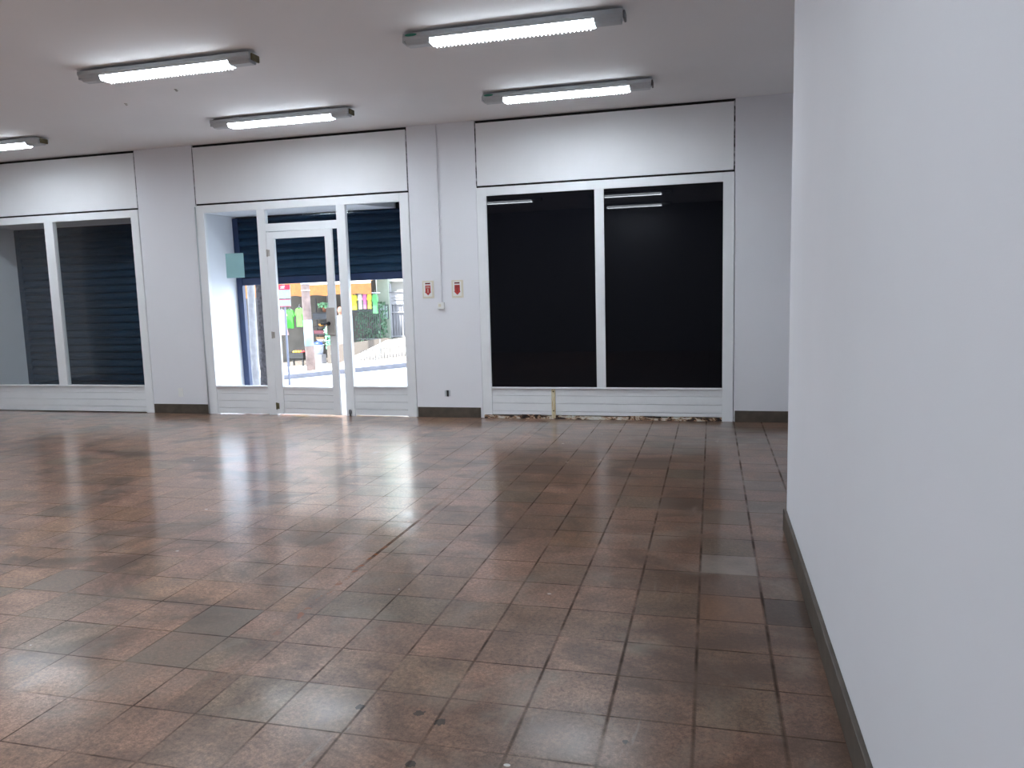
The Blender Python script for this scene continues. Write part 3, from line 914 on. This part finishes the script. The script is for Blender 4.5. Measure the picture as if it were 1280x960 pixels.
zf = sw(-11.0)
e = tag(empty('white_bucket', (-10.99, 11.0, zf)), 'white bucket standing on a block right of the pole', 'bucket')
MB().box(-0.16, 0.16, -0.14, 0.14, 0.0, 0.27, 0.01).build('block', M['kerb'], e)
MB().lathe([(0.125, 0.27), (0.155, 0.52), (0.175, 0.53), (0.175, 0.55), (0.150, 0.55), (0.122, 0.29)], (0, 0, 0), 24).build('pail', plain('bucket_plastic', (0.312, 0.348, 0.450), 0.4, var=0.05), e)
MB().ring([(-0.165, 0, 0.53), (-0.13, -0.12, 0.44), (0, -0.19, 0.40), (0.13, -0.12, 0.44), (0.165, 0, 0.53)], 0.006, 6).build('handle', M['steel'], e)
MB().lathe([(0.12, 0.52), (0.13, 0.56), (0.10, 0.62), (0.04, 0.65)], (0, 0, 0), 20).build('blue_lid', plain('blue_plastic', (0.03, 0.06, 0.42), 0.4), e)

# goods rack
zf = sw(-11.4) + 0.10
e = tag(empty('goods_rack', (-11.40, 12.15, zf)), 'dark goods rack against the shop wall right of the pole', 'rack')
dk = plain('dark_rack_steel', (0.06, 0.055, 0.06), 0.5)
for x in (-0.34, 0.34):
    for y in (-0.2, 0.2):
        MB().box(x - 0.018, x + 0.018, y - 0.018, y + 0.018, 0.0, 1.52 - zf).build('upright', dk, e)
ZS = (0.20, 0.45, 0.665, 0.90, 1.10)
for z in ZS:
    MB().box(-0.34, 0.34, -0.22, 0.22, z - zf - 0.02, z - zf).build('shelf', dk, e)


def goods(name, x, z, wd, hh, dp, col, label, cat, kind='box'):
    m = plain(name + '_skin', col, 0.55, var=0.12, scale=9)
    e = tag(empty(name, (x, 12.08, z)), label, cat)
    if kind == 'box':
        MB().box(-wd / 2, wd / 2, -dp / 2, dp / 2, 0.0, hh * 0.8, 0.004).build('body', m, e)
        MB().box(-wd / 2 - 0.006, wd / 2 + 0.006, -dp / 2 - 0.006, dp / 2 + 0.006, hh * 0.8, hh, 0.004).build('lid', m, e)
    else:
        MB().lathe([(wd * 0.28, 0.0), (wd * 0.5, hh), (wd * 0.46, hh), (wd * 0.24, 0.015)], (0, 0, 0), 20).build('bowl', m, e)
    return e


goods('black_box', -11.36, 0.90, 0.54, 0.17, 0.30, (0.05, 0.055, 0.07), 'long black box on the second shelf from the top of the rack', 'box')
goods('copper_bowl', -11.42, 0.665, 0.24, 0.09, 0.24, (0.60, 0.30, 0.08), 'copper bowl on the middle shelf of the rack', 'bowl', 'bowl')
goods('black_case', -11.18, 0.665, 0.20, 0.16, 0.28, (0.03, 0.025, 0.03), 'black case beside the copper bowl on the rack', 'case')
goods('maroon_box', -11.46, 0.45, 0.34, 0.11, 0.28, (0.22, 0.07, 0.09), 'maroon box on the rack below the copper bowl', 'box')
goods('white_basin', -11.45, 0.20, 0.34, 0.09, 0.3, (0.70, 0.68, 0.66), 'white basin on the lowest shelf of the rack', 'basin', 'bowl')
goods('brown_box', -11.46, 0.29 - 0.0, 0.26, 0.07, 0.2, (0.36, 0.22, 0.12), 'brown box lying in the white basin on the rack', 'box')


def plant(name, x, y, z, w_, h_, col, label, n=90, hang=False, pot=True):
    e = tag(empty(name, (x, y, z)), label, 'plant')
    if pot:
        MB().lathe([(0.055, 0.0), (0.085, 0.12), (0.092, 0.12), (0.092, 0.14), (0.07, 0.14)], (0, 0, 0), 18).build('pot', plain('clay_pot', (0.30, 0.13, 0.08), 0.8), e)
    mb = MB()
    for i in range(n):
        t = random.random()
        zz = (-t * h_ + 0.14 if hang else 0.12 + t * h_)
        r = w_ * 0.5 * (random.random() ** 0.5)
        th = random.uniform(0, 2 * PI)
        c = Vector((r * math.cos(th), 0.6 * r * math.sin(th) - (0.10 if hang else 0.0), zz))
        a_ = Vector((random.gauss(0, 1), random.gauss(0, 0.6), random.gauss(0, 0.6))).normalized() * random.uniform(0.035, 0.06)
        b_ = a_.cross(Vector((random.gauss(0, .4), -1, random.gauss(0, .6)))).normalized() * 0.022
        mb.b.faces.new([mb.b.verts.new(c + q) for q in (-a_, -a_ * 0.2 + b_, a_, -a_ * 0.2 - b_)])
    mb.build('foliage', plain(name + '_leaf', col, 0.6, var=0.3, scale=12), e)
    return e


plant('potted_plant', -11.28, 12.05, 1.10, 0.42, 0.16, (0.24, 0.52, 0.30), 'pale green potted plant on the top shelf of the rack', 90)
plant('hanging_plant', -10.77, 11.3, 0.62, 0.20, 0.72, (0.28, 0.72, 0.42), 'light green plant trailing from a hanging pot by the door edge', 130, True)
# cord for the hanging plant, tied to the clothes rail
tag(MB().ring([(-10.77, 11.26, 1.63), (-10.77, 11.3, 0.75)], 0.005, 6).build('plant_cord', M['steel']), 'thin cord from the clothes rail to the hanging plant', 'cord')

# mannequin in a white dress at the shop entrance
zf = sw(-10.24)
e = tag(empty('mannequin', (-10.245, 11.0, zf)), 'brown mannequin in a long white dress seen through the gap of the open door', 'mannequin')
skin = plain('mannequin_brown', (0.26, 0.13, 0.09), 0.5)
MB().lathe([(0.17, 0.0), (0.17, 0.025), (0.03, 0.04), (0.025, 0.30)], (0, 0, 0), 24).build('stand', M['steel'], e)
hz_ = 1.27 - zf
mb = MB().ball((0, 0, hz_ - 0.11), 0.085, 0.86, 1.05, 1.28, 3)
mb.ring([(0, 0, hz_ - 0.30), (0, 0, hz_ - 0.17)], [0.052, 0.046], 14)
mb.build('head', skin, e)
MB().lathe([(0.10, hz_ - 0.26), (0.20, hz_ - 0.33), (0.21, hz_ - 0.40), (0.165, hz_ - 0.58), (0.14, hz_ - 0.68), (0.18, hz_ - 0.85), (0.22, hz_ - 1.15), (0.25, 0.16), (0.24, 0.14), (0.02, 0.20)], (0, 0, 0), 28, 1.0, 0.62).build('dress', plain('white_dress', (0.412, 0.402, 0.421), 0.8, var=0.05), e)
for s in (-1, 1):
    MB().ring([(s * 0.19, 0, hz_ - 0.34), (s * 0.245, 0.0, hz_ - 0.55), (s * 0.235, -0.03, hz_ - 0.80), (s * 0.225, -0.05, hz_ - 0.90)], [0.048, 0.040, 0.030, 0.022], 12).build('arm', skin, e)

# railing with dark shrub behind, then the ramp wall, gate, low railing
zf = sw(-9.8)
e = tag(empty('iron_railing', (-9.76, 11.6, zf)), 'dark iron railing with close upright bars, below the hanging clothes', 'railing')
dki = plain('dark_iron', (0.055, 0.06, 0.07), 0.5)
for z in (0.30, 1.12):
    MB().box(-0.46, 0.46, -0.015, 0.015, z - zf - 0.015, z - zf + 0.015).build('rail', dki, e)
for i in range(15):
    x = -0.45 + i * 0.9 / 14
    MB().ring([(x, 0, 0.0), (x, 0, 1.16 - zf), (x, 0, 1.20 - zf)], [0.010, 0.010, 0.002], 8).build('bar', dki, e)
e = tag(empty('dark_shrub', (-9.78, 12.0, zf)), 'dark green shrub growing behind the iron railing', 'shrub')
mb = MB()
for i in range(700):
    c = Vector((random.uniform(-0.45, 0.45), random.uniform(-0.18, 0.25), random.uniform(0.1, 1.62)))
    a_ = Vector((random.gauss(0, 1), random.gauss(0, 0.5), random.gauss(0, 1))).normalized() * random.uniform(0.04, 0.07)
    b_ = a_.cross(Vector((random.gauss(0, .4), -1, random.gauss(0, .4)))).normalized() * 0.028
    mb.b.faces.new([mb.b.verts.new(c + q) for q in (-a_, b_, a_, -b_)])
mb.build('foliage', plain('dark_leaf', (0.07, 0.15, 0.09), 0.6, var=0.5, scale=6), e)
mb = MB()
for x in (-0.25, 0.0, 0.28):
    mb.ring([(x, 0.05, -0.02), (x + 0.03, 0.06, 0.8), (x - 0.02, 0.05, 1.4)], [0.022, 0.016, 0.006], 8)
mb.build('stem', bark, e)

e = tag(MB().box(-0.001, 0.001, -0.001, 0.001, 0, 0.001).build('ramp_wall', M['conc']), 'low brick wall tapering along the ramp to the gate', 'low wall')
k_ = NT('ramp_brick')
br = k_.n('ShaderNodeTexBrick')
br.inputs['Scale'].default_value = 6.0
br.inputs['Color1'].default_value = (0.062, 0.042, 0.032, 1)
br.inputs['Color2'].default_value = (0.08, 0.056, 0.044, 1)
br.inputs['Mortar'].default_value = (0.10, 0.085, 0.075, 1)
k_.l(k_.n('ShaderNodeTexCoord').outputs['Generated'], br.inputs['Vector'])
k_.l(br.outputs['Color'], k_.p.inputs['Base Color'])
k_.p.inputs['Roughness'].default_value = 0.9
me_old = e.data
mb = MB()
mb.prism([(-10.45, -0.55), (-9.72, -0.17), (-9.20, -0.03), (-8.55, 0.35), (-8.72, 0.385), (-9.72, 0.262), (-10.45, 0.20)], 10.50, 10.66, 'y')
bmesh.ops.recalc_face_normals(mb.b, faces=mb.b.faces[:])
me = bpy.data.meshes.new('ramp_wall')
mb.b.to_mesh(me)
mb.b.free()
me.materials.append(k_.m)
e.data = me
struct((lambda q: (q.grid([-9.75, -9.2, -8.9, -8.5, -8.0, -5.0], [9.75, 10.2, 11.4, 12.45], lambda x, y: max(sw(x) - 0.02, min(0.36, -0.17 + 0.43 * (x + 9.7)) - max(0.0, 10.0 - y) * 0.4), skirt=0.6), q)[1])(MB()).build('path_ramp', plain('ramp_concrete', (0.448, 0.420, 0.390), 0.85, var=0.06)), 'sunlit concrete ramp up to the white gate', 'ramp')

zf = 0.27
e = tag(empty('white_gate', (-8.75, 12.45, zf)), 'white metal gate with solid top and upright bars, across the street', 'gate')
wm = plain('gate_white', (0.264, 0.268, 0.296), 0.5, var=0.04)
mb = MB().box(-0.58, -0.53, -0.03, 0.03, 0.0, 1.62, 0.004).box(0.50, 0.55, -0.03, 0.03, 0.0, 1.62, 0.004)
for z in (0.03, 0.75, 1.00, 1.35):
    mb.box(-0.53, 0.50, -0.02, 0.02, z, z + 0.04)
mb.build('frame', wm, e)
for i in range(4):
    MB().box(-0.53, 0.50, -0.012, 0.004, 1.04 + i * 0.085, 1.04 + i * 0.085 + 0.07).build('louvre', wm, e)
for i in range(13):
    x = -0.49 + i * 0.08
    MB().ring([(x, 0, 0.05), (x, 0, 1.0)], 0.009, 8).build('bar', plain('gate_bar', (0.136, 0.136, 0.168), 0.5) if i == 0 else bpy.data.materials['gate_bar'], e)
MB().box(-0.52, 0.50, 0.03, 0.04, 0.05, 1.0).build('back_sheet', wm, e)
MB().box(-0.60, 0.57, -0.04, 0.06, 1.345, 1.38, 0.004).build('head_bar', plain('gate_grey', (0.125, 0.125, 0.135), 0.6), e)

e = tag(empty('window_grille', (-9.48, 12.32, 0.85)), 'small square grille on the pale green wall', 'grille')
mb = MB().box(-0.15, 0.15, -0.01, 0.01, 0.0, 0.02).box(-0.15, 0.15, -0.01, 0.01, 0.41, 0.43).box(-0.15, -0.13, -0.01, 0.01, 0.02, 0.41).box(0.13, 0.15, -0.01, 0.01, 0.02, 0.41)
mb.build('frame', dki, e)
for x in (-0.045, 0.045):
    MB().box(x - 0.007, x + 0.007, -0.008, 0.008, 0.02, 0.41).build('bar', dki, e)
MB().box(-0.13, 0.13, 0.012, 0.028, 0.02, 0.41).build('panel', plain('grille_back', (0.40, 0.50, 0.50), 0.6), e)

zf = sw(-8.2) - 0.02
e = tag(empty('low_railing', (-8.15, 9.6, zf)), 'low pale railing along the foot of the ramp', 'railing')
lm = plain('pale_rail_paint', (0.072, 0.065, 0.065), 0.6)
for z in (0.06, 0.30):
    mb = MB()
    mb.prism([(-0.85, z - 0.075), (0.85, z + 0.075), (0.85, z + 0.093), (-0.85, z - 0.057)], -0.012, 0.012, 'y')
    mb.build('rail', lm, e)
for i in range(21):
    x = -0.83 + i * 0.083
    MB().box(x - 0.008, x + 0.008, -0.008, 0.008, x * 0.09 - 0.02, x * 0.09 + 0.31).build('bar', lm, e)
zf = sw(-8.4)
tag(MB().ring([(-8.35, 9.45, 0.42), (-8.36, 9.45, 0.18), (-8.37, 9.45, 0.05), (-8.42, 9.43, zf + 0.05), (-8.53, 9.40, zf - 0.0)], 0.020, 10).build('drain_pipe', M['grey_dark']), 'thin dark pipe bent at its foot in front of the ramp', 'pipe')
